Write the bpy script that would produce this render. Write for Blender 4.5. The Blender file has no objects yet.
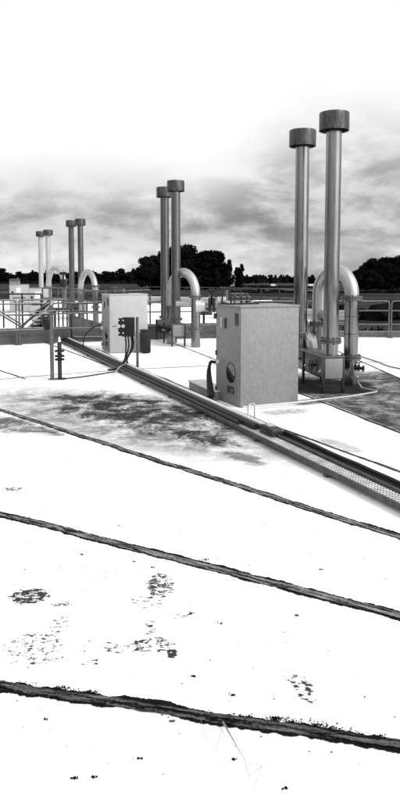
import bpy, bmesh, math, random
from mathutils import Vector, Matrix
random.seed(7)
R = math.radians
scn = bpy.context.scene
col = scn.collection
# ------------------------------------------------------------------ camera
F, H, TH = 680.0, 1.78, R(4.86)
PY0 = 278 + F*math.tan(TH)
cd = bpy.data.cameras.new('camera'); cam = bpy.data.objects.new('camera', cd); col.objects.link(cam)
cam.location = (0, 0, H); cam.rotation_euler = (R(90)-TH, 0, 0)
cd.sensor_fit = 'VERTICAL'; cd.sensor_height = 36; cd.lens = 36*F/800
cd.shift_y = -(400-PY0)/800
cd.clip_start = .1; cd.clip_end = 9000
scn.camera = cam
scn.render.resolution_x, scn.render.resolution_y = 512, 1024

def ray(px, py):
    up = PY0-py; c, s = math.cos(TH), math.sin(TH)
    return Vector((px-200, F*c+up*s, -F*s+up*c))
def G(px, py, z=0.0):
    d = ray(px, py); t = (z-H)/d.z
    return Vector((d.x*t, d.y*t, z))
def at(px, py, Y):
    d = ray(px, py); return Vector((d.x*Y/d.y, Y, H+d.z*Y/d.y))
def Yof(py, z):
    d = ray(200, py); return (z-H)/d.z*d.y
CC = Vector((3.95, 1.8, 0))                   # centre of the near tank roof
RR = 18.8
def onR(px, r, c=CC):
    d = ray(px, 330); d.z = 0; d.normalize()
    b = -2*d.dot(c); cc = c.dot(c)-r*r
    return d*((-b+math.sqrt(b*b-4*cc))/2)
# ------------------------------------------------------------------ materials
def newmat(name):
    m = bpy.data.materials.new(name); m.use_nodes = True
    nt = m.node_tree; b = nt.nodes['Principled BSDF']
    return m, nt, b
def N(nt, t, **kw):
    n = nt.nodes.new(t)
    for k, v in kw.items(): setattr(n, k, v)
    return n
def g4(v): return (v, v, v, 1)
def ramp(nt, src, pts):
    r = N(nt, 'ShaderNodeValToRGB'); e = r.color_ramp.elements
    while len(e) > len(pts): e.remove(e[-1])
    while len(e) < len(pts): e.new(.5)
    for i, (p, v) in enumerate(pts): e[i].position = p; e[i].color = g4(v)
    nt.links.new(src, r.inputs[0]); return r.outputs[0]
def noise(nt, vec, scale, detail=4, rough=.6, stretch=None, dist=0):
    if stretch:
        mp = N(nt, 'ShaderNodeMapping'); mp.inputs['Scale'].default_value = stretch
        nt.links.new(vec, mp.inputs[0]); vec = mp.outputs[0]
    n = N(nt, 'ShaderNodeTexNoise'); n.inputs['Scale'].default_value = scale
    n.inputs['Detail'].default_value = detail; n.inputs['Roughness'].default_value = rough
    n.inputs['Distortion'].default_value = dist
    nt.links.new(vec, n.inputs['Vector']); return n.outputs[0]
def math2(nt, op, a, b=None, clamp=False):
    n = N(nt, 'ShaderNodeMath', operation=op); n.use_clamp = clamp
    for i, x in enumerate((a, b)):
        if x is None: continue
        if isinstance(x, (int, float)): n.inputs[i].default_value = x
        else: nt.links.new(x, n.inputs[i])
    return n.outputs[0]
def maprange(nt, v, a, b, c=0, d=1, smooth=True):
    n = N(nt, 'ShaderNodeMapRange'); 
    if smooth: n.interpolation_type = 'SMOOTHSTEP'
    for i, x in ((1, a), (2, b), (3, c), (4, d)): n.inputs[i].default_value = x
    nt.links.new(v, n.inputs[0]); return n.outputs[0]
def bump(nt, b, src, s, dist=.01):
    n = N(nt, 'ShaderNodeBump'); n.inputs['Strength'].default_value = s; n.inputs['Distance'].default_value = dist
    nt.links.new(src, n.inputs['Height']); nt.links.new(n.outputs[0], b.inputs['Normal'])
def simple(name, lo, hi, rough=.6, metal=0, scale=6, stretch=None, bmp=.15, mid=None, detail=5, p0=.3, p1=.7):
    m, nt, b = newmat(name)
    tc = N(nt, 'ShaderNodeNewGeometry').outputs['Position']
    n = noise(nt, tc, scale, detail, .62, stretch)
    nt.links.new(ramp(nt, n, [(p0, lo), (p1, hi)]), b.inputs['Base Color'])
    n2 = noise(nt, tc, scale*3.1, 3, .6, stretch)
    nt.links.new(maprange(nt, n2, .3, .7, max(.05, rough-.1), min(1, rough+.12)), b.inputs['Roughness'])
    b.inputs['Metallic'].default_value = metal
    if bmp: bump(nt, b, n2, bmp, .004)
    return m
M = {}
M['steel'] = simple('brushed_steel', .21, .27, .2, 1, 1.6, (3, 3, .4), 0, detail=2)
M['steel_mid'] = simple('dull_steel', .13, .18, .28, 1, 1.6, (3, 3, .4), 0, detail=2)
M['steel_dark'] = simple('weathered_steel', .04, .075, .36, .9, 6, (4, 4, .4), .05, detail=3)
M['steel_light'] = simple('pale_painted_steel', .36, .48, .4, .1, 5, (3, 3, .4), .02)
M['arch'] = simple('bend_steel', .40, .50, .36, .85, 3, None, .02, detail=3)
M['cap'] = simple('cap_steel', .035, .11, .4, .8, 9, (2, 2, .5), .08)
M['galv'] = simple('galvanised', .09, .16, .45, .6, 9, None, .04)
M['galv_light'] = simple('galvanised_light', .4, .62, .45, .45, 20, None, .1)
M['cabinet'] = simple('cabinet_paint', .19, .26, .5, .15, 22, (1, 1, .7), .03, detail=14)
M['cabinet_light'] = simple('cabinet_light_paint', .34, .42, .5, .1, 4, None, .03, detail=12)
M['cabinet_dark'] = simple('cabinet_side_shade', .10, .15, .55, .2, 8, None, .08, detail=8)  # darker copy of the cabinet paint, side shade put into the colour
M['black'] = simple('black_rubber', .006, .02, .5, 0, 30, None, .1)
M['blackpaint'] = simple('black_paint', .008, .014, .45, 0, 30, None, .0)
M['kerb'] = simple('edge_beam', .05, .11, .85, 0, 3, (1, 1, 3), .3)
M['deck'] = simple('walkway_steel', .04, .1, .6, .3, 9, None, .2)
M['white'] = simple('white_plastic', .7, .8, .4, 0, 5, None, .0)
M['concrete_wall'] = simple('tank_concrete', .18, .3, .9, 0, 2, (1, 1, .4), .3)
M['bark'] = simple('bark', .02, .04, .9, 0, 8, None, .3)
for k_ in ('black', 'blackpaint'): M[k_].node_tree.nodes['Principled BSDF'].inputs['Specular IOR Level'].default_value = .25
M['glass'] = simple('dark_glass', .01, .02, .1, 0, 8, None, 0)
M['tyre'] = simple('tyre_rubber', .01, .02, .8, 0, 8, None, 0)
M['brick'] = simple('house_wall', .3, .45, .8, 0, 2, None, 0)
M['tiles'] = simple('house_roof', .04, .07, .8, 0, 2, None, 0)
M['plinth'] = simple('plinth_lit_top', .4, .62, .8, 0, 8, None, .2)

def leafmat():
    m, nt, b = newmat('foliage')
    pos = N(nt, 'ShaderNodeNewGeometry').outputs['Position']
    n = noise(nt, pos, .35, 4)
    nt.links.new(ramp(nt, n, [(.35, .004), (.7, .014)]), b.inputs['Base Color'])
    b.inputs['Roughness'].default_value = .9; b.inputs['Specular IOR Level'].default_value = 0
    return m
M['leaf'] = leafmat()

def roofmat(name, main=True):
    m, nt, b = newmat(name); L = nt.links.new
    pos = N(nt, 'ShaderNodeNewGeometry').outputs['Position']
    def ell(c, u, ru, rv, inner=.35):
        sub = N(nt, 'ShaderNodeVectorMath', operation='SUBTRACT'); L(pos, sub.inputs[0]); sub.inputs[1].default_value = (c[0], c[1], 0)
        u = Vector((u[0], u[1], 0)).normalized(); v = Vector((-u.y, u.x, 0))
        o = []
        for ax, r in ((u, ru), (v, rv)):
            d = N(nt, 'ShaderNodeVectorMath', operation='DOT_PRODUCT'); L(sub.outputs[0], d.inputs[0]); d.inputs[1].default_value = ax/r
            o.append(math2(nt, 'POWER', math2(nt, 'ABSOLUTE', d.outputs['Value']), 2.0))
        return maprange(nt, math2(nt, 'SQRT', math2(nt, 'ADD', o[0], o[1])), inner, 1.0, 1, 0)
    def half(p, q, w=.03):     # 1 on the left side of p->q
        t = (q-p).normalized(); n = Vector((-t.y, t.x, 0))
        sub = N(nt, 'ShaderNodeVectorMath', operation='SUBTRACT'); L(pos, sub.inputs[0]); sub.inputs[1].default_value = (p.x, p.y, 0)
        d = N(nt, 'ShaderNodeVectorMath', operation='DOT_PRODUCT'); L(sub.outputs[0], d.inputs[0]); d.inputs[1].default_value = n
        return maprange(nt, d.outputs['Value'], -w, w, 0, 1)
    base_n = noise(nt, pos, 1.3, 6)
    base = ramp(nt, base_n, [(.3, .78), (.7, .88)])
    facs = []
    def mul(*a):
        o = a[0]
        for x in a[1:]: o = math2(nt, 'MULTIPLY', o, x)
        return o
    streak = noise(nt, pos, 2.2, 9, .68, (1.0, .8, 1), .6)
    mott = noise(nt, pos, 5.5, 8, .7, (.7, 1.3, 1), .3)
    fine = noise(nt, pos, 32, 7, .72, (.75, 1, 1), .5)
    fine2 = noise(nt, pos, 60, 4, .6, (.7, 1, 1), .3)
    if main:
        TD_ = Vector((-.365, .931, 0))
        c4, c5 = CC, None
        def rad(a): return CC + Vector((math.cos(R(a)), math.sin(R(a)), 0))*10
        # big dirty patch left of the tray
        e1 = ell(G(128, 410), G(55, 393)-G(215, 434), 2.7, 1.35, .35)
        e1b = ell(G(205, 437), G(160, 425)-G(250, 452), 1.2, .5, .2)
        e1 = math2(nt, 'MAXIMUM', e1, e1b)
        s132 = half(CC, rad(132.6), .05)           # left of the seam = higher angle side
        s132i = math2(nt, 'SUBTRACT', 1, s132)
        k = math2(nt, 'ADD', math2(nt, 'ADD', math2(nt, 'MULTIPLY', streak, .9), math2(nt, 'MULTIPLY', mott, .45)), math2(nt, 'SUBTRACT', math2(nt, 'MULTIPLY', fine, .5), .15))
        def thr(lo, hi, e, gain=.42, src=None):
            v = math2(nt, 'ADD', src or k, math2(nt, 'MULTIPLY', math2(nt, 'SUBTRACT', e, 1), gain))
            return math2(nt, 'MULTIPLY', maprange(nt, v, lo, hi, 0, 1), maprange(nt, e, 0, .4, 0, 1))
        big = ell(G(118, 416), G(30, 398)-G(240, 447), 3.8, 1.5, .5)
        soft = mul(big, maprange(nt, k, .50, .92, .15, .95), s132i)
        facs.append(math2(nt, 'MULTIPLY', soft, .85))
        facs.append(mul(thr(.48, .82, e1, .30), s132i, .98))
        e2 = ell(G(8, 424), G(-30, 415)-G(60, 436), 1.3, .42, .35)
        facs.append(mul(thr(.44, .80, e2, .35), s132, .9))
        eT = ell(G(235, 452), G(190, 430)-G(290, 478), 1.0, .30, .3)
        facs.append(mul(thr(.60, .85, eT, .36), s132i, .8))
        # dark damp panel at the near unit
        pan = mul(half(CC, rad(92.3), .03), math2(nt, 'SUBTRACT', 1, half(CC, rad(105.3), .03)))
        e3 = ell(Vector((2.9, 9.6, 0)), (0, 1), 4.3, 3.0, .6)
        facs.append(mul(thr(.27, .90, e3, .5), pan, .97))
        edge = mul(half(CC, rad(92.3), .02), math2(nt, 'SUBTRACT', 1, half(CC+Vector((-.32, 0, 0)), rad(92.3)+Vector((-.32, 0, 0)), .25)))
        facs.append(mul(thr(.4, .7, e3, .5), edge, .9))
        e4 = ell(G(322, 386), G(285, 388)-G(365, 390), 1.15, 1.05, .6)
        facs.append(mul(thr(.15, .66, e4, .5), .99))
        e5 = ell(G(285, 412), G(250, 416)-G(330, 408), .8, .3, .3)
        facs.append(mul(thr(.55, .95, e5, .4), .75))
        facs.append(mul(thr(.45, .85, ell(G(318, 401), G(270, 407)-G(370, 394), .75, .32, .4), .4), .85))
        facs.append(mul(thr(.60, 1.0, ell(G(350, 450), TD_, 1.6, .25, .3), .4), .6))
        for (px, py, ru, rv) in ((330, 428, .5, .18), (60, 372, 1.2, .25), (310, 440, .3, .12)):
            facs.append(mul(thr(.78, 1.0, ell(G(px, py), (1, 0), ru, rv, .2), .4), .6))
        # lichen patches in the foreground
        pat = [(30, 596, .15, .12, .50), (62, 604, .10, .05, .56), (160, 585, .11, .22, .53), (150, 600, .16, .14, .58), (33, 645, .2, .16, .57), (20, 655, .14, .1, .6),
               (150, 645, .17, .09, .54), (172, 653, .03, .06, .47), (100, 645, .2, .1, .60), (120, 648, .1, .06, .57),
               (185, 615, .13, .05, .575), (90, 665, .06, .1, .58), (305, 690, .06, .14, .545), (297, 680, .06, .06, .56), (12, 489, .12, .08, .53),
               (150, 628, .05, .1, .56), (106, 575, .2, .1, .62), (20, 690, .3, .1, .63), (250, 575, .4, .3, .66), (60, 625, .08, .12, .57), (45, 660, .15, .06, .58), (200, 700, .3, .1, .64), (280, 650, .3, .3, .66), (60, 750, .3, .2, .67), (85, 560, .5, .2, .66), (350, 560, .4, .15, .66), (390, 660, .3, .2, .66), (110, 460, .8, .3, .66), (230, 480, .8, .4, .66)]
        mix = math2(nt, 'ADD', math2(nt, 'MULTIPLY', fine, .72), math2(nt, 'MULTIPLY', fine2, .28))
        for (px, py, ru, rv, t) in pat:
            v = math2(nt, 'ADD', mix, math2(nt, 'MULTIPLY', math2(nt, 'SUBTRACT', ell(G(px, py), (1, .12), ru*1.3, rv*1.35, .4), 1), .26))
            facs.append(mul(maprange(nt, v, t-.07, t+.0, 0, 1), .97))
        # rare specks everywhere
        sp = noise(nt, pos, 11, 3, .5, (.8, 1, 1))
        facs.append(mul(maprange(nt, sp, .76, .78, 0, 1), .9))
        sp2 = noise(nt, pos, 34, 2, .5)
        facs.append(mul(maprange(nt, sp2, .77, .80, 0, 1), .8))
    else:
        facs.append(math2(nt, 'MULTIPLY', maprange(nt, streak, .55, .75, 0, 1), .35))
    f = facs[0]
    for x in facs[1:]: f = math2(nt, 'MAXIMUM', f, x)
    mx = N(nt, 'ShaderNodeMix', data_type='RGBA')
    L(f, mx.inputs[0]); L(base, mx.inputs[6]); mx.inputs[7].default_value = g4(.018)
    L(mx.outputs[2], b.inputs['Base Color'])
    b.inputs['Roughness'].default_value = .9; b.inputs['Specular IOR Level'].default_value = .02
    bump(nt, b, fine, .25, .004)
    return m
M['roof'] = roofmat('roof_concrete'); M['roof2'] = roofmat('far_roof_concrete', False)

def fieldmat():
    m, nt, b = newmat('field_ground'); L = nt.links.new
    pos = N(nt, 'ShaderNodeNewGeometry').outputs['Position']
    big = noise(nt, pos, .012, 3, .5, (.35, 1.6, 1))
    sm = noise(nt, pos, .5, 6, .7)
    a = math2(nt, 'ADD', math2(nt, 'MULTIPLY', big, .75), math2(nt, 'MULTIPLY', sm, .25))
    L(ramp(nt, a, [(.36, .007), (.5, .02), (.62, .055)]), b.inputs['Base Color'])
    b.inputs['Roughness'].default_value = 1; b.inputs['Specular IOR Level'].default_value = .05
    return m
M['field'] = fieldmat()
def sealmat(name, lo, hi, p):
    m, nt, b = newmat(name); L = nt.links.new
    uv = N(nt, 'ShaderNodeUVMap').outputs[0]
    pos = N(nt, 'ShaderNodeNewGeometry').outputs['Position']
    n = noise(nt, uv, 7, 8, .72, (.75, .5, 1), .6)
    n2 = noise(nt, pos, 70, 3, .6)
    a = math2(nt, 'ADD', math2(nt, 'MULTIPLY', n, .8), math2(nt, 'MULTIPLY', n2, .2))
    L(ramp(nt, a, [(p, lo), (p+.16, hi)]), b.inputs['Base Color'])
    b.inputs['Roughness'].default_value = .85; b.inputs['Specular IOR Level'].default_value = .03
    bump(nt, b, n2, .6, .006)
    return m
M['seal_dark'] = sealmat('joint_bitumen', .005, .15, .47)
M['seal_light'] = sealmat('joint_sealant', .008, .30, .45)
M['bed'] = simple('joint_dirt', .003, .012, .95, 0, 40, None, .4)
M['bed'].node_tree.nodes['Principled BSDF'].inputs['Specular IOR Level'].default_value = .05
def perfmat():
    m, nt, b = newmat('perforated_galvanised'); L = nt.links.new
    uv = N(nt, 'ShaderNodeUVMap').outputs[0]
    fr = N(nt, 'ShaderNodeVectorMath', operation='FRACTION'); sc = N(nt, 'ShaderNodeVectorMath', operation='MULTIPLY')
    L(uv, sc.inputs[0]); sc.inputs[1].default_value = (26, 34, 0); L(sc.outputs[0], fr.inputs[0])
    sb = N(nt, 'ShaderNodeVectorMath', operation='SUBTRACT'); L(fr.outputs[0], sb.inputs[0]); sb.inputs[1].default_value = (.5, .5, 0)
    ln = N(nt, 'ShaderNodeVectorMath', operation='LENGTH'); L(sb.outputs[0], ln.inputs[0])
    pos = N(nt, 'ShaderNodeNewGeometry').outputs['Position']
    n = noise(nt, pos, 9, 5)
    c = ramp(nt, n, [(.3, .35), (.65, .7)])
    mx = N(nt, 'ShaderNodeMix', data_type='RGBA'); L(maprange(nt, ln.outputs['Value'], .26, .34, 1, 0), mx.inputs[0]); L(c, mx.inputs[6]); mx.inputs[7].default_value = g4(.02)
    L(mx.outputs[2], b.inputs['Base Color']); b.inputs['Roughness'].default_value = .5; b.inputs['Metallic'].default_value = .2
    return m
M['perf'] = perfmat()

# ------------------------------------------------------------------ mesh helpers
class MB:
    def __init__(s): s.bm = bmesh.new(); s.uv = s.bm.loops.layers.uv.new('UVMap')
    def box(s, c, size, mat=None, bev=0):
        m = Matrix.Translation(Vector(c)) @ (mat or Matrix.Identity(4)) @ Matrix.Diagonal((size[0], size[1], size[2], 1))
        r = bmesh.ops.create_cube(s.bm, size=1, matrix=m)
        if bev:
            es = {e for v in r['verts'] for e in v.link_edges}
            bmesh.ops.bevel(s.bm, geom=list(es), offset=bev, segments=2, affect='EDGES', profile=.5)
        return s
    def cone(s, p, q, r1, r2=None, seg=20, caps=True):
        p, q = Vector(p), Vector(q); r2 = r1 if r2 is None else r2; d = q-p
        m = Matrix.Translation((p+q)/2) @ d.to_track_quat('Z', 'Y').to_matrix().to_4x4()
        bmesh.ops.create_cone(s.bm, cap_ends=caps, segments=seg, radius1=r1, radius2=r2, depth=d.length, matrix=m); return s
    def tube(s, pts, r, seg=10, closed=False, caps=True):
        pts = [Vector(p) for p in pts]; n = len(pts); rings = []
        nrm = None
        for i, p in enumerate(pts):
            if closed: t = pts[(i+1) % n]-pts[i-1]
            else: t = pts[min(i+1, n-1)]-pts[max(i-1, 0)]
            t.normalize()
            if nrm is None:
                nrm = t.cross(Vector((0, 0, 1)))
                if nrm.length < 1e-3: nrm = t.cross(Vector((0, 1, 0)))
            nrm = (nrm-t*nrm.dot(t)).normalized(); bn = t.cross(nrm)
            rr = r[i] if isinstance(r, (list, tuple)) else r
            rings.append([s.bm.verts.new(p+(nrm*math.cos(2*math.pi*k/seg)+bn*math.sin(2*math.pi*k/seg))*rr) for k in range(seg)])
        for i in range(n if closed else n-1):
            a, b = rings[i], rings[(i+1) % n]
            for k in range(seg): s.bm.faces.new((a[k], a[(k+1) % seg], b[(k+1) % seg], b[k]))
        if not closed and caps:
            s.bm.faces.new(rings[0][::-1]); s.bm.faces.new(rings[-1])
        return s
    def poly(s, pts):
        return s.bm.faces.new([s.bm.verts.new(Vector(p)) for p in pts])
    def build(s, name, mat, parent=None, smooth=True, loc=None, bevel=0):
        bmesh.ops.recalc_face_normals(s.bm, faces=s.bm.faces)
        me = bpy.data.meshes.new(name); s.bm.to_mesh(me); s.bm.free()
        me.materials.append(mat)
        o = bpy.data.objects.new(name, me); col.objects.link(o)
        if smooth:
            me.shade_smooth() if hasattr(me, 'shade_smooth') else None
            try: me.set_sharp_from_angle(angle=R(35))
            except Exception: pass
        if parent: o.parent = parent
        if loc: o.location = loc
        return o
def tag(o, label=None, cat=None, group=None, kind=None):
    if label: o['label'] = label
    if cat: o['category'] = cat
    if group: o['group'] = group
    if kind: o['kind'] = kind
    return o
def thing(name, label, cat, loc=(0, 0, 0), rz=0, group=None):
    o = bpy.data.objects.new(name, None); col.objects.link(o); o.location = loc; o.rotation_euler = (0, 0, rz)
    o.empty_display_size = .2
    return tag(o, label, cat, group)

# ------------------------------------------------------------------ the setting
GZ = -5.5
m_ = MB()
import itertools
ring = [0, 60, 200, 500, 1200, 3000, 8000]
prev = None
for r in ring[1:]:
    cur = [m_.bm.verts.new((r*math.cos(a*math.pi/24), 20+r*math.sin(a*math.pi/24), GZ)) for a in range(48)]
    if prev is None: m_.bm.faces.new(cur)
    else:
        for k in range(48): m_.bm.faces.new((prev[k], prev[(k+1) % 48], cur[(k+1) % 48], cur[k]))
    prev = cur
tag(m_.build('ground', M['field'], smooth=False), kind='structure')
# road with verge in the fields
m_ = MB(); m_.poly([(-900, 548, GZ+.02), (1200, 560, GZ+.02), (1200, 568, GZ+.02), (-900, 556, GZ+.02)])
tag(m_.build('road', simple('asphalt', .04, .06, .9, 0, 1), smooth=False), kind='structure')

def tank(c, r, name, roofm, label):
    # wall under the roof is a thing of its own, the roof slab is the surface one walks on
    m = MB(); seg = 144
    top = [m.bm.verts.new((c.x+r*math.cos(2*math.pi*k/seg), c.y+r*math.sin(2*math.pi*k/seg), 0)) for k in range(seg)]
    low = [m.bm.verts.new((v.co.x, v.co.y, -.25)) for v in top]
    cen = m.bm.verts.new((c.x, c.y, 0))
    for k in range(seg):
        m.bm.faces.new((top[k], top[(k+1) % seg], cen)); m.bm.faces.new((top[k], low[k], low[(k+1) % seg], top[(k+1) % seg]))
    tag(m.build(name, roofm, smooth=False), kind='structure')
    m = MB(); m.cone((c.x, c.y, GZ-.2), (c.x, c.y, -.26), r-.15, r-.15, 144)
    tag(m.build('tank_wall', M['concrete_wall']), label, 'tank')
C2 = Vector((-10, 37, 0)); R2 = 16.3
tank(CC, RR, 'near_tank_roof', M['roof'], 'round concrete wall of the near tank under the pale roof in the foreground')
tank(C2, R2, 'far_tank_roof', M['roof2'], 'round concrete wall of the second tank, under the far roof with the pale stacks')

# joints
def strip(name, p, q, w, mat, z, jag=.25, step=.03, hump=0, wob=.0, nearfine=True, seedv=0, off=0):
    rnd = random.Random(seedv); m = MB(); d = (q-p); L_ = d.length; t = d/L_; n = Vector((-t.y, t.x, 0))
    s = 0; rows = []; wa = wb = 0; wo = 0
    while True:
        wa = wa*.75+rnd.uniform(-1, 1)*jag*.5; wb = wb*.75+rnd.uniform(-1, 1)*jag*.5
        wo = wo*.97+rnd.uniform(-1, 1)*wob*.12
        c = p+t*s+n*(wo+off)
        l = max(.15, 1+wa)*w/2; r_ = max(.15, 1+wb)*w/2
        if hump: row = [c-n*r_+Vector((0, 0, z)), c-n*r_*.6+Vector((0, 0, z+hump*.8)), c+Vector((0, 0, z+hump*(1+wa*.4))), c+n*l*.6+Vector((0, 0, z+hump*.8)), c+n*l+Vector((0, 0, z))]
        else: row = [c-n*r_+Vector((0, 0, z)), c+n*l+Vector((0, 0, z))]
        rows.append(([m.bm.verts.new(v) for v in row], s))
        if s >= L_: break
        s = min(L_, s+step)
    for (a, sa), (b, sb) in zip(rows, rows[1:]):
        for k in range(len(a)-1):
            f = m.bm.faces.new((a[k], a[k+1], b[k+1], b[k]))
            for lp, (x, y) in zip(f.loops, ((sa, k), (sa, k+1), (sb, k+1), (sb, k))): lp[m.uv].uv = (x, y/(len(a)-1))
    return m.build(name, mat, smooth=True)
def rad(a, r): return CC+Vector((math.cos(R(a)), math.sin(R(a)), 0))*r
def pxline(p, q, ext0, ext1):
    a, b = G(*p), G(*q); t = (b-a).normalized(); return a-t*ext0, b+t*ext1
joints = [((400, 746), (0, 686), .066, 'seal_dark', .012, 1), ((400, 616), (0, 514), .085, 'seal_light', .006, 2), ((400, 538), (0, 410), .085, 'seal_light', .005, 3)]
for a, b, w, mt, hump, sd in joints:
    p, q = pxline(a, b, 1.2, 4.0 if sd < 3 else 7.6)
    tag(strip('joint_dirt', p, q, w*1.16, M['bed'], .003, .15, .006, 0, .03, seedv=sd), kind='structure')
    tag(strip('roof_joint', p, q, w*.78, M[mt], .005, .14, .010, hump, .015, seedv=sd+40), kind='structure')
for i, (a, r0, r1, w) in enumerate(((116.0, 3.2, 18.7, .045), (105.6, 2.5, 18.7, .045), (92.3, 2.0, 18.7, .045), (124.8, 12.3, 18.7, .05), (80, 2, 18.7, .05), (183.5, 1.2, 18.7, .08), (201, 1.2, 18.7, .08), (62, 2, 18.7, .05))):
    tag(strip('roof_joint', rad(a, r0), rad(a, r1), w, M['seal_dark'], .003, .5, .06, 0, .02, seedv=60+i), kind='structure')
angs = [62, 80, 92.3, 105.6, 116, 124.8, 132.4, 148.9, 166]
for i in range(len(angs)-1):
    tag(strip('roof_joint', rad(angs[i], 12.55), rad(angs[i+1], 12.55), .035, M['seal_dark'], .0045, .6, .06, 0, .02, seedv=80+i), kind='structure')
for i in range(14):
    a = R(200+i*25.7); v = Vector((math.cos(a), math.sin(a), 0))
    tag(strip('roof_joint', C2+v*1, C2+v*(R2-.1), .05, M['seal_dark'], .003, .4, .3, 0, .02, seedv=120+i), kind='structure')

# moss and crumbs on the joints, loose crumbs on the roof
m_ = MB(); rnd = random.Random(5)
def clump(m, c, n, r, h):
    for k in range(n):
        a = rnd.uniform(0, 6.28); d = r*abs(rnd.gauss(0, .5)); q = c+Vector((math.cos(a)*d*1.6, math.sin(a)*d*.6, .003))
        s = rnd.uniform(.002, .0055); b = rnd.uniform(0, 6.28)
        vs = [q+Vector((math.cos(b+2.1*j)*s, math.sin(b+2.1*j)*s, 0)) for j in range(3)]
        top = m.bm.verts.new(q+Vector((0, 0, rnd.uniform(.3, 1)*h)))
        vv = [m.bm.verts.new(v) for v in vs]
        for j in range(3): m.bm.faces.new((vv[j], vv[(j+1) % 3], top))
for (px, py, n, r) in ((275, 719, 130, .035), (290, 723, 120, .06), (315, 726, 90, .05), (330, 729, 90, .05), (379, 737, 50, .025), (355, 735, 60, .05), (58, 689, 90, .05), (87, 693, 120, .04), (205, 560, 25, .04), (242, 579, 40, .05),
                       (390, 614, 30, .04), (330, 600, 30, .05), (120, 526, 20, .03), (20, 685, 60, .04), (130, 703, 60, .05), (180, 715, 60, .06), (245, 718, 70, .05)):
    clump(m_, G(px, py), n, r, .005)
tag(m_.build('moss', M['bed'], smooth=False), kind='stuff')
m_ = MB()
for (px, py) in [(93, 778), (75, 779), (139, 759), (134, 562), (152, 568), (297, 616), (193, 677), (172, 722), (234, 760), (82, 555), (221, 624), (233, 696), (320, 570), (45, 720), (286, 789)]:
    clump(m_, G(px, py), 14, .010, .01)
for k in range(280):
    px, py = rnd.uniform(-60, 460), 278+1210/rnd.uniform(2.2, 9)
    clump(m_, G(px, py), rnd.choice((1, 1, 1, 3)), .006, .005)
tag(m_.build('gravel_crumbs', M['bed'], smooth=False), kind='stuff')
# dry weed hanging out of the nearest joint
m_ = MB()
w0 = G(224, 727)
def wp(*pts): return [G(x, y)+Vector((0, 0, z)) for x, y, z in pts]
m_.tube(wp((223, 727, .02), (228, 735, .018), (236, 748, .012), (244, 762, .014), (249, 778, .006), (251, 786, .004)), [.005, .0035, .0017, .0011, .0007, .0005], 6)
m_.tube(wp((249, 778, .006), (256, 773, .01), (269, 766, .014), (270, 768, .01)), .0007, 5)
m_.tube(wp((252, 792, .004), (258, 780, .01), (262, 770, .01), (255, 766, .012), (248, 769, .01)), .0007, 5)
m_.tube(wp((224, 728, .02), (219, 742, .012), (215, 755, .006)), .0008, 5)
m_.tube(wp((200, 722, .02), (206, 740, .012), (210, 744, .006)), .0008, 5)
tag(m_.build('dry_weed', simple('dry_stalk', .12, .25, .8, 0, 20)), 'thin dry weed trailing from the nearest dark joint in the foreground', 'weed')

# ------------------------------------------------------------------ cable tray run
T0 = Vector((-.15, 9.23, 0)); TD = Vector((-.365, .931, 0)).normalized(); TN = Vector((.931, .365, 0)).normalized()
def TP(s, o, z): return T0+TD*s+TN*o+Vector((0, 0, z))
S0, S1 = -7.0, 10.4
tray = thing('cable_tray', 'long perforated metal cable tray running diagonally across the pale roof', 'cable tray')
m_ = MB()
def quadstrip(m, s0, s1, o0, o1, z0, z1):
    n = max(1, int((s1-s0)/1.0))
    for i in range(n):
        a, b = s0+(s1-s0)*i/n, s0+(s1-s0)*(i+1)/n
        f = m.poly([TP(a, o0, z0), TP(a, o1, z1), TP(b, o1, z1), TP(b, o0, z0)])
        for lp, u in zip(f.loops, ((a, 0), (a, abs(o1-o0)), (b, abs(o1-o0)), (b, 0))): lp[m.uv].uv = u
quadstrip(m_, S0, S1, .02, .19, .062, .062)
m_.build('perforated_bed', M['perf'], tray, smooth=False)
for o in (.0, .21):
    m_ = MB(); L_ = S1-S0
    rot = Matrix.Rotation(math.atan2(TD.y, TD.x), 4, 'Z')
    m_.box(TP((S0+S1)/2, o, .062), (L_, .018, .05), rot, .003)
    m_.build('side_rail', M['deck'], tray)
for k in range(12):
    m_ = MB(); m_.box(TP(S0+.6+k*1.45, .14, .018), (.05, .30, .032), rot, .002); m_.build('support_bracket', M['deck'], tray)
def run(name, label, cat, pts, r, mat, grp=None, seg=10):
    return tag(MB().tube(pts, r, seg).build(name, mat), label, cat, grp)
def wander(o, z, s0, s1, amp, seedv, step=.25):
    rn = random.Random(seedv); s = s0; a = 0; out = []
    while s < s1:
        a = a*.85+rn.uniform(-amp, amp); out.append(TP(s, o+a, z+abs(a)*.2)); s += step
    return out
run('conduit_pipe', 'pale round conduit lying beside the tray, ending at the clamp box', 'pipe', [TP(-1.95, .215, .125), TP(3, .215, .125), TP(S1-.3, .215, .125)], .024, simple('pale_conduit', .62, .8, .45, 0, 6))
run('power_cable', 'thick black cable lying along the pale conduit, nearest the tray', 'cable', wander(.275, .036, S0, S1, .006, 1), .036, M['black'])
run('power_cable', 'black cable lying on the cabinet side of the tray, farthest from the perforated bed', 'cable', wander(.355, .034, S0, S1, .014, 2), .034, M['black'])
run('power_cable', 'thin black cable resting on top of the two thicker ones', 'cable', wander(.315, .09, S0, S1-3, .012, 3), .017, M['black'])
run('power_cable', 'thick black cable lying inside the tray behind the clamp box, next to the pale conduit', 'cable', wander(.145, .096, -1.8, S1, .006, 4), .036, M['black'])
run('power_cable', 'black cable lying inside the tray along its near rail, behind the clamp box', 'cable', wander(.06, .09, -1.5, S1, .010, 8), .026, M['black'])
run('earth_wire', 'thin grey wire lying loose beyond the black cables', 'wire', wander(.47, .012, S0, 2.5, .02, 5), .009, M['galv'])
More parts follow.
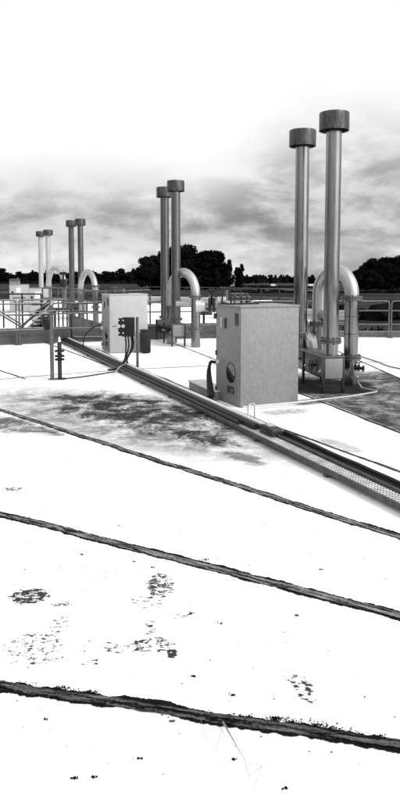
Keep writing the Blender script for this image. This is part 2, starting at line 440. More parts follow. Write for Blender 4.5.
cb = thing('clamp_box', 'small dark clamp box where the pale conduit ends on the tray', 'clamp', TP(-2.05, .21, .03), math.atan2(TD.y, TD.x))
MB().box((0, .01, .07), (.30, .14, .10), None, .01).build('housing', M['steel_dark'], cb)
MB().box((.05, .0, .125), (.12, .09, .014), None, .003).build('lid', M['galv_light'], cb)
MB().cone((-.08, -.075, .08), (-.08, -.09, .08), .02, seg=12).build('gland', M['galv_light'], cb)

# ------------------------------------------------------------------ cabinets
def text_obj(s, size, mat, parent, loc, rot):
    cu = bpy.data.curves.new('lettering', 'FONT'); cu.body = s; cu.size = size; cu.extrude = .0012; cu.align_x = 'CENTER'; cu.offset = .003
    o = bpy.data.objects.new('tmp', cu); col.objects.link(o)
    dg = bpy.context.evaluated_depsgraph_get(); me = bpy.data.meshes.new_from_object(o.evaluated_get(dg)); bpy.data.objects.remove(o)
    me.name = 'lettering'; me.materials.clear(); me.materials.append(mat)
    o = bpy.data.objects.new('lettering', me); col.objects.link(o); o.parent = parent; o.location = loc; o.rotation_euler = rot
    return o
def cabinet(corner, ang, W, D, Ht, label, mat, detail=2, matside=None):
    t = thing('steel_cabinet', label, 'cabinet', (corner.x, corner.y, 0), R(ang), 'equipment cabinets beside the stacks')
    MB().box((W/2, D/2, Ht/2), (W, D, Ht-.02), None, .012).build('body', mat, t)
    MB().box((W/2, D/2, Ht+.003), (W+.016, D+.016, .03), None, .006).build('lid', mat, t)
    # left side door with hinges
    MB().box((-.006, D/2, Ht/2), (.014, D-.05, Ht-.09), None, .004).build('door', matside or mat, t)
    for z in (.16, Ht*.5, Ht-.15):
        MB().cone((-.016, D-.035, z-.035), (-.016, D-.035, z+.035), .014, seg=10).build('hinge', M['blackpaint'], t)
    for y in (D*.72, D*.56):
        MB().box((-.02, y, Ht-.24), (.018, .05, .15), None, .005).build('lock_handle', M['galv_light'] if y > D*.6 else M['steel_dark'], t)
    MB().box((-.017, .09, Ht-.17), (.008, .11, .17), None, .002).build('door_plate', M['steel_dark'], t)
    # emblem : ring, water line and a half filled disc
    cy, cz, rr = D*.34, .455, .145
    m = MB(); seg = 36
    for k in range(seg):
        a, b = 2*math.pi*k/seg, 2*math.pi*(k+1)/seg
        m.poly([(-.0165, cy-math.cos(a)*rr, cz+math.sin(a)*rr), (-.0165, cy-math.cos(b)*rr, cz+math.sin(b)*rr), (-.0165, cy-math.cos(b)*rr*.92, cz+math.sin(b)*rr*.92), (-.0165, cy-math.cos(a)*rr*.92, cz+math.sin(a)*rr*.92)])
    r2 = rr*.9; nn = 30
    def w1(u): return r2*(.10-.42*u-.12*math.sin(u*3.1))
    def w2(u): return w1(u)-r2*.20
    def w3(u): return w2(u)-r2*.10
    for lo, hi in ((None, w3), (w2, w1)):
        for i in range(nn):
            q = []
            for u in (-1+2*i/nn, -1+2*(i+1)/nn):
                lim = math.sqrt(max(0, 1-u*u))*r2
                top = max(-lim, min(lim, hi(u))); bot = -lim if lo is None else max(-lim, min(lim, lo(u)))
                q.append((u*r2, bot, top))
            if max(q[0][2]-q[0][1], q[1][2]-q[1][1]) < 1e-5: continue
            m.poly([(-.0168, cy-q[0][0], cz+q[0][1]), (-.0168, cy-q[1][0], cz+q[1][1]), (-.0168, cy-q[1][0], cz+q[1][2]+1e-6), (-.0168, cy-q[0][0], cz+q[0][2]+1e-6)])
    bmesh.ops.solidify(m.bm, geom=m.bm.faces[:], thickness=.001)
    m.build('emblem', M['blackpaint'], t, smooth=False)
    if detail > 1: text_obj('BTS', .135, M['blackpaint'], t, (-.0165, cy, .165), (R(90), 0, R(-90)))
    else: text_obj('BTS', .135, M['blackpaint'], t, (-.0165, cy, .165), (R(90), 0, R(-90)))
    # cable entry
    MB().cone((-.06, D-.10, .56), (0, D-.10, .56), .032, seg=14).build('cable_gland', M['white'], t)
    # plinth
    MB().box((W/2, D/2, -.0), (W-.06, D-.06, .05)).build('plinth', M['steel_dark'], t)
    # pipework on top
    return t
def manifold(parent, x0, y0, z, s=1.0):
    m = MB()
    for i in range(3): m.cone((x0+i*.10*s, y0, z), (x0+i*.10*s, y0, z+.13*s), .011*s, seg=8)
    for j in (.05, .10): m.cone((x0-.05*s, y0, z+j*s), (x0+.26*s, y0, z+j*s), .010*s, seg=8)
    for i in range(2): m.cone((x0+i*.18*s, y0+.12*s, z), (x0+i*.18*s, y0+.12*s, z+.17*s), .012*s, seg=8)
    m.cone((x0-.02*s, y0+.12*s, z+.15*s), (x0+.22*s, y0+.12*s, z+.15*s), .010*s, seg=8)
    for i in range(2): m.cone((x0+i*.18*s, y0, z+.10*s), (x0+i*.18*s, y0+.12*s, z+.10*s), .010*s, seg=8)
    for i in range(3): m.cone((x0+i*.10*s, y0-.012, z+.13*s), (x0+i*.10*s, y0+.012, z+.13*s), .030*s, seg=12)
    mf = m.build('valve_manifold', M['steel_dark'], parent)
    MB().box((x0+.12*s, y0+.05*s, z-.0+.008), (.5*s, .22*s, .02), None, .003).build('manifold_tray', M['blackpaint'], parent)
HA = 1.385
cA = cabinet(G(240.3, 408), 24, .93, .78, HA, 'large grey steel cabinet with round emblem and BTS lettering, nearest of the cabinets', M['cabinet'])
manifold(cA, .16, .50, HA+.02)
MB().cone((.02, .62, HA+.02), (.02, .62, HA+.20), .012, seg=8).build('vent_pipe', M['steel_dark'], cA)
MB().cone((-.02, .70, HA+.07), (.10, .66, HA+.07), .055, seg=16).build('blower_cap', M['steel_light'], cA)
MB().tube([(.55, .72, HA+.01), (.55, .72, HA+.04), (.58, .72, HA+.055), (.9, .72, HA+.055)], .010, 8).build('lifting_bar', M['galv_light'], cA)
cB = cabinet(G(110, 353.5), 22, .94, .74, HA, 'pale steel cabinet behind the black switch box, second nearest', M['cabinet_light'], 1, M['cabinet'])  # left door darker than the body, its shade put into the colour
manifold(cB, .2, .40, HA+.02)
MB().tube([(.02, .5, HA+.01), (.02, .5, HA+.12), (.12, .5, HA+.12), (.12, .5, HA+.01)], .012, 8).build('lifting_bar', M['galv'], cB)
def plain_cabinet(corner, ang, W, D, Ht, label):
    t = thing('steel_cabinet', label, 'cabinet', (corner.x, corner.y, 0), R(ang), 'equipment cabinets beside the stacks')
    MB().box((W/2, D/2, Ht/2), (W, D, Ht-.02), None, .012).build('body', M['cabinet_light'], t)
    MB().box((W/2, D/2, Ht+.003), (W+.02, D+.02, .03), None, .006).build('lid', M['galv'], t)
    MB().box((-.006, D/2, Ht/2), (.014, D-.05, Ht-.09), None, .004).build('door', M['cabinet'], t)
    MB().box((W*.45, -.006, Ht*.78), (.22, .012, .28), None, .002).build('notice_plate', M['white'], t)
    MB().box((W*.15, -.012, Ht*.68), (.10, .02, .2), None, .004).build('lock_handle', M['steel_dark'], t)
    m = MB()
    for i in range(7): m.box((W*.18+i*W*.1, -.004, Ht*.5), (.05, .01, .10))
    m.build('vent_slots', M['blackpaint'], t)
    return t
cD = plain_cabinet(at(29.5, 320, 28.5), 12, .80, .7, HA-.02, 'pale distant cabinet between the two leftmost pairs of stacks')
cE = plain_cabinet(at(10, 311, 36.5), 14, 1.02, .8, HA+.05, 'farthest pale cabinet at the left, with a white notice plate')

# black armoured cables hanging from cabinets
def w2(t, x, y, z): return t.matrix_world @ Vector((x, y, z))
bpy.context.view_layer.update()
hg = []
for i, o in enumerate((-.03, .0, .03)):
    a = w2(cA, -.07, .68+o*.3, .56); b = a+Vector((-.06, -.03, .0)); e = TP(.72, .40+o, .05)
    c = a+Vector((-.085+o*.5, -.04, -.14)); d = Vector((a.x-.07+o, a.y-.16, .22))
    hg += [[a, b, c, d, Vector((a.x-.07+o*1.2, a.y-.28, .10)), e, TP(.35, .40+o, .045)]]
def smoothpts(p, n=5):
    out = []; P = [p[0]]+p+[p[-1]]
    for i in range(1, len(P)-2):
        for k in range(n):
            t = k/n; a, b, c, d = P[i-1], P[i], P[i+1], P[i+2]
            out.append(.5*((2*b)+(c-a)*t+(2*a-5*b+4*c-d)*t*t+(3*b-a-3*c+d)*t**3))
    out.append(p[-1]); return out
m_ = MB()
for h in hg: m_.tube(smoothpts(h), .022, 8)
tag(m_.build('cable_bundle', M['black']), 'black cable bundle drooping from the nearest cabinet down to the tray', 'cable')
a = w2(cB, -.07, .66, .62)
run('hanging_cable', 'thin black cable arching from the second cabinet down to the roof', 'cable', smoothpts([a, a+Vector((-.15, 0, -.03)), a+Vector((-.36, -.1, -.25)), a+Vector((-.40, -.2, -.60))]), .014, M['black'])

# low steel plinth box next to the nearest cabinet
pb = thing('low_step', 'low pale box beside the hanging cables, left of the nearest cabinet', 'step', G(214, 401), R(109.0))
MB().box((.60, -.13, .065), (1.15, .26, .12), None, .006).build('base', M['cabinet'], pb)
MB().box((.60, -.13, .132), (1.19, .30, .014), None, .004).build('top_plate', M['plinth'], pb)  # paler than the base, the light on top put into the colour

# ------------------------------------------------------------------ stack units
def flange(parent, c, r, axis=Vector((0, 0, 1)), th=.028, gap=.012, bolts=10, mat=None, local=Vector((0, 0, 0))):
    m = MB(); c = Vector(c)-local; axis = axis.normalized()
    for s in (-1, 1): m.cone(c+axis*(s*gap/2), c+axis*(s*(gap/2+th)), r, seg=28)
    u = axis.orthogonal().normalized(); v = axis.cross(u)
    f = m.build('flange', mat or M['galv'], parent)
    if Vector(parent.location if parent.location.length else c).y < 13:
        for k in range(bolts):
            p = c+(u*math.cos(2*math.pi*k/bolts)+v*math.sin(2*math.pi*k/bolts))*(r*.86)
            MB().cone(p-axis*(gap/2+th+.018), p+axis*(gap/2+th+.018), .011, seg=6).build('bolt', M['steel_dark'], f)
def stack(px, Y, ztop, zlow, r, label, mat, fl=None, capmat=None, detail=True):
    X = at(px, 300, Y).x
    t = thing('vent_stack', label, 'vent stack', (X, Y, 0), random.uniform(0, 3), 'tall vent stacks on the tank roofs')
    hc = .27; rc = r*1.93
    MB().cone((0, 0, zlow), (0, 0, ztop-.05), r, seg=40).build('pipe', mat, t)
    # hood: hollow drum with a lid, held over the pipe mouth
    m = MB(); seg = 40
    prof = [(rc*.93, ztop-hc+.01), (rc, ztop-hc), (rc, ztop-.02), (rc*.97, ztop), (0.001, ztop+.035)]
    prof_in = [(rc*.93, ztop-hc+.01), (rc*.96, ztop-.035), (0.001, ztop-.03)]
    for pr in (prof, prof_in):
        rings = [[m.bm.verts.new((a*math.cos(2*math.pi*k/seg), a*math.sin(2*math.pi*k/seg), z)) for k in range(seg)] for a, z in pr]
        for A, B in zip(rings, rings[1:]):
            for k in range(seg): m.bm.faces.new((A[k], A[(k+1) % seg], B[(k+1) % seg], B[k]))
    hd = m.build('rain_hood', capmat or M['cap'], t)
    m = MB()
    m.cone((0, 0, ztop-hc+.02), (0, 0, ztop-.06), rc*.62, r*1.1, seg=28, caps=False)
    for k in range(4):
        a = math.pi/2*k; m.box((math.cos(a)*rc*.6, math.sin(a)*rc*.6, ztop-hc+.035), (.5*rc, .03, .012), Matrix.Rotation(a, 4, 'Z'))
    m.build('inner_cone', M['steel'], t)
    MB().cone((0, 0, ztop-hc-.015), (0, 0, ztop-hc+.03), r*1.07, seg=32).build('collar', M['steel_dark'], t)
    if fl:
        flange(t, (0, 0, fl), r*1.42, mat=M['galv'])
    return t
def gooseneck(pl, pr, ztop, r, label, mat, fl_l, fl_r, fl_low=None, zbl=0, zbr=0, grp='bent pipes beside the stacks'):
    t = thing('gooseneck_pipe', label, 'bent pipe', (pr.x, pr.y, 0), 0, grp)
    L0 = Vector((pr.x, pr.y, 0)); rad_ = (Vector((pl.x, pl.y, 0))-L0).length/2; zc = ztop-r-rad_
    mid = (Vector((pl.x, pl.y, 0))+L0)/2-L0; u = (Vector((pl.x, pl.y, 0))-L0).normalized()
    pts = [mid+u*rad_*math.cos(a)+Vector((0, 0, zc+rad_*math.sin(a))) for a in [math.pi*k/22 for k in range(23)]]
    pts = [pts[0]+Vector((0, 0, fl_l-zc))]+pts+[pts[-1]+Vector((0, 0, fl_r-zc))]
    MB().tube(pts, r, 32).build('bend', mat, t)
    P = mid+u*rad_
    MB().cone(P+Vector((0, 0, zbl)), P+Vector((0, 0, fl_l)), r*1.0, seg=32).build('riser', M['steel'], t)
    MB().cone((0, 0, zbr), (0, 0, fl_r), r*.99, seg=32).build('downpipe', M['steel'], t)
    flange(t, P+Vector((0, 0, fl_l)), r*1.45); flange(t, (0, 0, fl_r), r*1.45)
    if fl_low: flange(t, (0, 0, fl_low), r*1.45)
    # weld seams
    m = MB()
    for z in (fl_r-.30, (fl_r+(fl_low or 0))/2-.1):
        m.tube([(math.cos(2*math.pi*k/28)*r*1.0, math.sin(2*math.pi*k/28)*r*1.0, z) for k in range(28)], .006, 6, True)
    m.build('weld_seam', M['steel_dark'], t)
    return t
def trough(pn, pf, w, z0, z1, label):
    d = (pf-pn); L_ = d.length; t = thing('condensate_trough', label, 'trough', (pn.x, pn.y, 0), math.atan2(d.y, d.x), 'steel troughs under the stacks')
    # local x along the length, y left of it (towards smaller screen x)
    MB().box((L_/2, 0, (z0+z1)/2), (L_, w, z1-z0), None, .01).build('tank', M['steel_dark'], t)
    MB().box((-.008, 0, (z0+z1)/2), (.012, w-.03, z1-z0-.03), None, .003).build('end_plate', M['cabinet'], t)
    MB().box((L_/2, 0, z1+.006), (L_+.03, w+.04, .018), None, .003).build('rim', M['galv'], t)
    for x in (.02, L_*.5, L_-.02):
        for y in (-w/2-.004, w/2+.004):
            MB().box((x, y, z1/2), (.045, .04, z1-.01), None, .003).build('leg', M['steel_dark'], t)
    for x in (L_*.22, L_*.66):
        m = MB()
        m.tube([(x+.085*math.cos(2*math.pi*k/24), w/2+.06, (z0+z1)/2+.085*math.sin(2*math.pi*k/24)) for k in range(24)], .012, 8, True)
        m.cone((x, w/2, (z0+z1)/2), (x, w/2+.075, (z0+z1)/2), .022, seg=12)
        for k in range(3):
            a = k*2.1; m.cone((x, w/2+.06, (z0+z1)/2), (x+.085*math.cos(a), w/2+.06, (z0+z1)/2+.085*math.sin(a)), .008, seg=6)
        m.build('hand_wheel', M['blackpaint'], t)
    for x in (.08, L_*.4, L_*.5): MB().cone((x, w/2, z0+.12), (x, w/2+.05, z0+.12), .02, seg=10).build('drain_plug', M['galv_light'], t)
    return t
ZT = at(333, 113, 10.65).z
YA2, YA1 = 10.65, Yof(130.5, ZT)
rS = .119
stack(331.3, YA2, ZT, .50, rS, 'tall grey vent stack nearest the camera, the tallest in the picture', M['steel'], .80)
stack(300.6, YA1, ZT, .50, rS, 'tall grey vent stack just left of the tallest one, behind the cabinet', M['steel'], at(301, 336, YA1).z)
nearc = Vector((2.06, 10.40, 0)); farc = Vector((2.06-.155*2.05, 10.4+.988*2.05, 0))
trough(nearc, farc, .31, .22, .56, 'nearest steel trough on legs under the two tallest stacks, with a hand wheel')
gA = gooseneck(Vector((2.09, 11.95, 0)), Vector((2.51, 11.25, 0)), at(335, 264, 11.6).z, .118, 'nearest big bent pipe arching behind the tallest stack', M['arch'], .98, 1.45, .47, .3)
# branch from the nearest bent pipe
def hpipe(parent, p, q, r, mat, name='branch_pipe', loc=None):
    o = Vector(loc) if loc else Vector((0, 0, 0)); return MB().cone(Vector(p)-o, Vector(q)-o, r, seg=28).build(name, mat, parent)
Lg = gA.location
hpipe(gA, (2.50, 11.27, 1.13), (1.50, 12.95, 1.13), .105, M['arch'], loc=Lg)
e_ = [Vector((1.86, 12.0, .78))-Lg, Vector((1.88, 11.9, .78))-Lg, Vector((1.92, 11.75, .72))-Lg, Vector((1.94, 11.72, .60))-Lg, Vector((1.94, 11.72, .45))-Lg]
MB().tube(smoothpts(e_, 5), .10, 24).build('elbow', M['arch'], gA)
# small drain valve
sv = [(-.02, -.02), (0, 0)]
vm = MB(); vm.cone((.05, -.09, .30), (.17, -.17, .30), .026, seg=14); vm.cone((.11, -.13, .30), (.11, -.13, .39), .012, seg=8); vm.box((.11, -.13, .395), (.12, .02, .014)); vm.cone((.165, -.165, .30), (.175, -.172, .30), .055, seg=18); vm.cone((.10, -.12, .30), (.112, -.13, .30), .055, seg=18)
vm.build('drain_valve', M['steel_dark'], gA)
MB().cone((.176, -.174, .30), (.182, -.178, .30), .030, seg=16).build('valve_mouth', M['blackpaint'], gA)

# second unit
YB2, YB1 = Yof(181, ZT), Yof(187.5, ZT)
stack(176, YB2, ZT, .5, rS, 'dark vent stack right of its twin, in the pair standing before the big dark trees', M['steel_mid'], at(176, 319, YB2).z)
stack(165, YB1, ZT, .5, rS, 'dark vent stack left of its twin, in the pair standing before the big dark trees', M['steel_mid'], at(165, 317, YB1).z)
pB = at(178.5, 320, YB2-.35); pB.z = 0; qB = at(162, 320, YB1+.35); qB.z = 0
trough(pB, qB, .33, .25, .58, 'steel trough on thin legs under the middle pair of stacks')
gB = gooseneck(at(171, 320, 18.4), at(195.7, 320, 17.5), at(185, 268, 18).z, .118, 'bright bent pipe right of the middle pair of stacks', M['arch'], 1.0, 1.30, .47)
Lg = gB.location; base = at(195.7, 305, 17.5); zb = base.z
hpipe(gB, (Lg.x-.5, Lg.y+.25, zb+.02), (Lg.x+1.25, Lg.y-.1+.0, zb+.02), .085, M['arch'], loc=Lg)
m_ = MB(); m_.cone((.02, -.01, zb-.02), (.26, -.03, zb-.02), .20, .10, seg=24); m_.build('reducer', M['steel_light'], gB)
m_ = MB(); m_.cone((.33, -.03, zb), (.40, -.035, zb), .19, seg=24); m_.cone((.44, -.035, zb), (.50, -.04, zb), .19, seg=24); m_.cone((.41, -.03, zb), (.41, -.03, zb+.33), .03, seg=12); m_.box((.41, -.03, zb+.36), (.20, .12, .10), None, .01)
m_.build('butterfly_valve', M['blackpaint'], gB)
# third and fourth units, on the far roof
YD2, YD1 = Yof(219, ZT), Yof(220.5, ZT)
stack(81.3, YD2, ZT, .1, rS, 'dark distant vent stack, right one of the pair beside the white stacks', M['steel_mid'])
stack(72.2, YD1, ZT, .1, rS, 'dark distant vent stack, left one of the pair beside the white stacks', M['steel_mid'])
gD = gooseneck(at(80.6, 300, 29.0), at(95.6, 300, 27.6), at(88, 269, 28.3).z, .12, 'small bent pipe beside the dark distant pair of stacks', M['arch'], 1.1, 1.45, .6)
YE2, YE1 = Yof(230, ZT), Yof(231.5, ZT)
stack(49.2, YE2, ZT, .1, rS*1.12, 'white distant vent stack, right one of the leftmost pair', M['steel_light'])
stack(41.6, YE1, ZT, .1, rS*1.05, 'white distant vent stack, left one of the leftmost pair', M['steel_light'])
gE = gooseneck(at(48.5, 300, 35.2), at(64.5, 300, 33.6), at(57, 265.5, 34.4).z, .135, 'small bent pipe beside the white distant pair of stacks', M['arch'], 1.3, 1.7, .6)
m_ = MB(); zb = 1.5; m_.cone((-.1, -.18, zb), (.1, -.22, zb), .2, seg=20); m_.cone((0, -.2, zb), (0, -.2, zb+.45), .04, seg=10); m_.box((0, -.2, zb+.5), (.3, .2, .14), None, .01); m_.build('butterfly_valve', M['blackpaint'], gE)
pD = at(83, 320, YD2-.5); pD.z = 0; qD = at(71, 320, YD1+.4); qD.z = 0
trough(pD, qD, .36, .25, .7, 'distant steel trough under the dark distant pair of stacks')

# ------------------------------------------------------------------ low pipework around the near unit
lp = [G(243, 407, .05), G(300, 402, .05), G(352, 396, .05), G(376, 392, .05), G(377, 391, .05), G(362, 388, .05), G(357, 381, .10), G(358, 377, .2)]
run('drain_pipe', 'thin pale drain pipe lying on the roof in front of the nearest cabinet and trough', 'pipe', lp, .013, M['galv_light'])
a, b = G(248, 424), G(254.5, 423)
hz = .24
run('pipe_hoop', 'small upright metal hoop straddling the tray below the nearest cabinet', 'hoop', smoothpts([a, a+Vector((0, 0, hz*.6)), a+Vector((.0, 0, hz*.95)), a+Vector((.02, 0, hz)), b+Vector((-.02, 0, hz)), b+Vector((0, 0, hz*.95)), b+Vector((0, 0, hz*.6)), b], 3), .009, M['galv_light'])
run('hose', 'thin dark hose curving over the damp panel at the right edge', 'hose', smoothpts([G(357, 355, .02), G(366, 358, .02), G(378, 362, .02), G(392, 367, .02), G(420, 372, .02)]), .012, M['steel_dark'])

# foreground posts on the left
rp = thing('rail_post', 'slender upright steel post with a black box at its top, left of the flanged pipe', 'post', G(52.3, 379.5))
MB().box((0, 0, .005), (.14, .14, .01)).build('base_plate', M['galv'], rp)
MB().cone((0, 0, .01), (0, 0, 1.13), .034, seg=16).build('post', M['galv'], rp)
m_ = MB(); m_.box((-.075, .02, .97), (.11, .09, .19), None, .015); m_.cone((-.075, -.03, .93), (-.075, -.05, .93), .03, seg=12); m_.build('junction_box', M['blackpaint'], rp)
vp = thing('valve_standpipe', 'short dark standpipe with flanges beside the slender steel post', 'pipe', G(60, 379))
MB().cone((0, 0, .01), (0, 0, .66), .036, seg=18).build('pipe', M['steel_dark'], vp)
for z in (.35, .41, .50): MB().cone((0, 0, z-.015), (0, 0, z+.015), .085, seg=20).build('flange', M['blackpaint'], vp)
MB().cone((0, 0, .66), (0, 0, .75), .03, .012, seg=14).build('cap', M['white'], vp)
MB().cone((0, 0, 0), (0, 0, .012), .12, seg=20).build('base_plate', M['steel_dark'], vp)
MB().tube([(-.03, -.02, .455), (.02, -.12, .455), (.07, -.16, .46)], .012, 8).build('valve_lever', M['blackpaint'], vp)
run('ground_pipe', 'thin dark pipe lying on the roof from the standpipe towards the tray', 'pipe', smoothpts([G(61, 379, .03), G(80, 377, .02), G(100, 374, .02), G(116, 371.5, .03)]), .011, M['black'])
run('loose_wire', 'thin pale wire looping over the tray near the switch post', 'wire', smoothpts([G(112, 376, .01), G(116, 371, .10), G(121, 366, .16), G(127, 364, .13), G(132, 368, .05)]), .008, M['galv_light'])

ip = thing('switch_post', 'upright steel post carrying a black switch box with hanging cables', 'switch post', G(137.6, 370))
MB().cone((0, 0, 0), (0, 0, 1.03), .026, seg=14).build('post', M['galv'], ip)
MB().box((0, 0, .006), (.13, .13, .012)).build('base_plate', M['galv'], ip)
sb = MB().box((-.17, -.0, .84), (.23, .17, .37), None, .015).build('switch_box', M['blackpaint'], ip)
m_ = MB()
for x in (-.30, ):
    m_.box((-.315, -.02, .84), (.09, .13, .34), None, .012)
m_.build('side_housing', M['black'], sb)
for x, z in ((-.345, .97), (-.262, .97), (-.345, .73), (-.262, .73)):
    MB().cone((x, -.09, z), (x, -.105, z), .013, seg=10).build('screw', M['white'], sb)
MB().cone((-.345, -.08, .86), (-.345, -.10, .86), .035, seg=16).build('dial', M['galv_light'], sb)
MB().cone((-.262, -.088, .86), (-.262, -.104, .86), .035, seg=16).build('dial', M['galv_light'], sb)
MB().tube([(-.36, -.05, .85), (-.42, -.07, .86), (-.47, -.08, .85)], .008, 6).build('antenna', M['steel_dark'], sb)
for i, x in enumerate((-.23, -.18, -.12, -.09)):
    MB().tube(smoothpts([Vector((x, 0, .67)), Vector((x+.01, 0, .45)), Vector((x-.02-.03*i, -.05, .2)), Vector((x-.16+.05*i, -.2, .06)), Vector((x-.30+.06*i, -.33, .05))]), .016, 8).build('cable', M['black'], ip)
ub = thing('utility_bin', 'dark upright box standing at the right side of the second cabinet', 'box', G(145.4, 353), R(22))
MB().box((0, 0, .27), (.20, .26, .52), None, .03).build('body', M['blackpaint'], ub)
MB().box((0, 0, .545), (.21, .27, .03), None, .01).build('lid', M['black'], ub)

# ------------------------------------------------------------------ railings
def panel(p, q, label, h=1.1, z=0, mids=(.37, .74), mat=None, feet=True, r=.021):
    d = q-p; L_ = d.length
    t = thing('railing_panel', label, 'railing', (p.x, p.y, z), math.atan2(d.y, d.x), 'railing panels around the tank roofs')
    c = .09; pts = [Vector((0, 0, 0)), Vector((0, 0, h-c))]
    pts += [Vector((c-c*math.cos(a), 0, h-c+c*math.sin(a))) for a in (R(22), R(45), R(68), R(90))]
    pts += [Vector((L_-c+c*math.sin(a), 0, h-c+c*math.cos(a))) for a in (0, R(22), R(45), R(68))] + [Vector((L_, 0, h-c)), Vector((L_, 0, 0))]
    MB().tube(pts, r, 8).build('hoop_frame', mat or M['galv'], t)
    for m in mids: MB().cone((0, 0, h*(m)), (L_, 0, h*m), r*.85, seg=8).build('mid_rail', mat or M['galv'], t)
    if feet:
        for x in (0, L_): MB().box((x, 0, .008), (.11, .11, .014)).build('foot_plate', mat or M['galv'], t)
    return t
def arc(c, r, a): return Vector((c.x+r*math.cos(a), c.y+r*math.sin(a), 0))
RB = 18.45
p0 = onR(390, RB); a0 = math.atan2(p0.y-CC.y, p0.x-CC.x)
step = 2.42/RB; gap = .07/RB
names = ['right of the corner post at the right edge of the picture', 'right behind the nearest bent pipe', 'behind the nearest cabinet', 'between the middle bent pipe and the nearest cabinet', 'behind the middle pair of stacks', 'just right of the second cabinet']
a = a0-step-gap/2
panel(arc(CC, RB, a), arc(CC, RB, a+step), 'pale metal railing panel, '+names[0])
a = a0+gap/2
for i in range(1, 6):
    panel(arc(CC, RB, a), arc(CC, RB, a+step), 'metal railing panel on the roof edge, '+names[i]); a += step+gap
aR = math.atan2(*(lambda v: (v.y, v.x))(onR(69.5, RB)-CC)); aM = math.atan2(*(lambda v: (v.y, v.x))(onR(19.5, RB)-CC))
panel(arc(CC, RB, aR), arc(CC, RB, aM), 'hooped metal railing panel in front of the slanted stair on the left', 1.2)
aL = math.atan2(*(lambda v: (v.y, v.x))(onR(16.5, RB)-CC))
panel(arc(CC, RB, aL), arc(CC, RB, aL+step), 'hooped metal railing panel cut off by the left edge of the picture', 1.2)
# far rail of the second roof
nf = 20
cl = ['first', 'second', 'third', 'fourth', 'fifth', 'sixth', 'seventh', 'eighth', 'ninth', 'tenth', 'eleventh', 'twelfth', 'thirteenth', 'fourteenth', 'fifteenth', 'sixteenth', 'seventeenth', 'eighteenth', 'nineteenth', 'twentieth']
for i in range(nf):
    a = R(-12)+i*R(8.2)
    panel(arc(C2, R2-.3, a), arc(C2, R2-.3, a+R(7.8)), 'far thin railing panel on the second roof rim, %s counting from the right' % cl[i], 1.1, 0, (.5,), M['steel_dark'], False, .028)

# edge beams (parapets)
def beam(a0, a1, r0, r1, h0, h1, label, mat, z0=-.02, name='edge_beam', cat='parapet'):
    m = MB(); n = max(2, int(abs(a1-a0)*RR/.5)); rows = []
    for i in range(n+1):
        a = a0+(a1-a0)*i/n; h = h0+(h1-h0)*i/n
        rows.append([m.bm.verts.new(arc(CC, r, a)+Vector((0, 0, z))) for r, z in ((r0, z0), (r1, z0), (r1, h), (r0, h))])
    for A, B in zip(rows, rows[1:]):
        for k in range(4): m.bm.faces.new((A[k], A[(k+1) % 4], B[(k+1) % 4], B[k]))
    m.bm.faces.new(rows[0]); m.bm.faces.new(rows[-1][::-1])
    return tag(m.build(name, mat, smooth=False), label, cat)
def ang(px): v = onR(px, 18.7)-CC; return math.atan2(v.y, v.x)
beam(ang(560), ang(322), 18.66, 19.0, .17, .17, 'low grey edge beam of the near roof under the right hand railing', M['galv'])
beam(ang(321.8), ang(104.2), 18.66, 19.0, .43, .43, 'grey edge beam of the near roof behind the middle bent pipe', M['kerb'])
beam(ang(104), ang(71), 18.55, 19.0, .48, .76, 'dark sloping side plate of the walkway left of the second cabinet', M['kerb'])
beam(ang(70.8), ang(-120), 18.66, 19.0, .36, .36, 'dark edge beam under the slanted stair at the left', M['kerb'])
m_ = beam(ang(215), ang(-120), 19.01, 20.3, .30, .30, 'dark steel walkway deck between the two round roofs', M['deck'], .22, 'walkway_deck', 'walkway')
# lower trim on sloping plate
run('kick_rail', 'pale metal strip along the sloping walkway side plate', 'strip', [arc(CC, 18.5, ang(x))+Vector((0, 0, z)) for x, z in ((103, .14), (88, .15), (72, .16))], .03, M['galv'])

# raised walkway rails
def pt(px, py, Y): return at(px, py, Y)
wr = thing('walkway_railing', 'raised railing with several posts left of the second cabinet', 'railing', (0, 0, 0))
def rails(parent, x0, x1, Y0, Y1, ys0, ys1, posts, zb, r=.02, mat='galv'):
    for y0, y1 in zip(ys0, ys1):
        MB().cone(at(x0, y0, Y0), at(x1, y1, Y1), r, seg=8).build('rail', M[mat], parent)
    for f in posts:
        X = x0+(x1-x0)*f; Y = Y0+(Y1-Y0)*f; top = at(X, ys0[0]+(ys1[0]-ys0[0])*f, Y)
        MB().cone((top.x, top.y, zb), top, r*1.1, seg=8).build('post', M[mat], parent)
rails(wr, 71.5, 106, 18.9, 18.9, (289, 300, 311), (291.5, 302, 312), (0, .33, .66, 1), .45)
wr2 = thing('platform_railing', 'raised railing above the slanted stair, in front of the white stacks', 'railing', (0, 0, 0))
rails(wr2, 42.5, 71, 19.6, 19.6, (288, 298, 308), (288.5, 298.5, 308.5), (0, .55, .7, .85, 1), .30)
wr3 = thing('platform_railing', 'low dark railing in front of the two distant cabinets at the left', 'railing', (0, 0, 0))
rails(wr3, 3, 41, 20.2, 20.2, (294, 304, 315), (294, 304, 315), (0, .5, 1), .30, .022, 'steel_dark')
wr4 = thing('platform_railing', 'dark railing along the far side of the walkway behind the second cabinet', 'railing', (0, 0, 0))
rails(wr4, 71, 150, 20.2, 21.2, (292, 304), (290, 301), (0, .2, .4, .6, .8, 1), .30, .02, 'steel_dark')
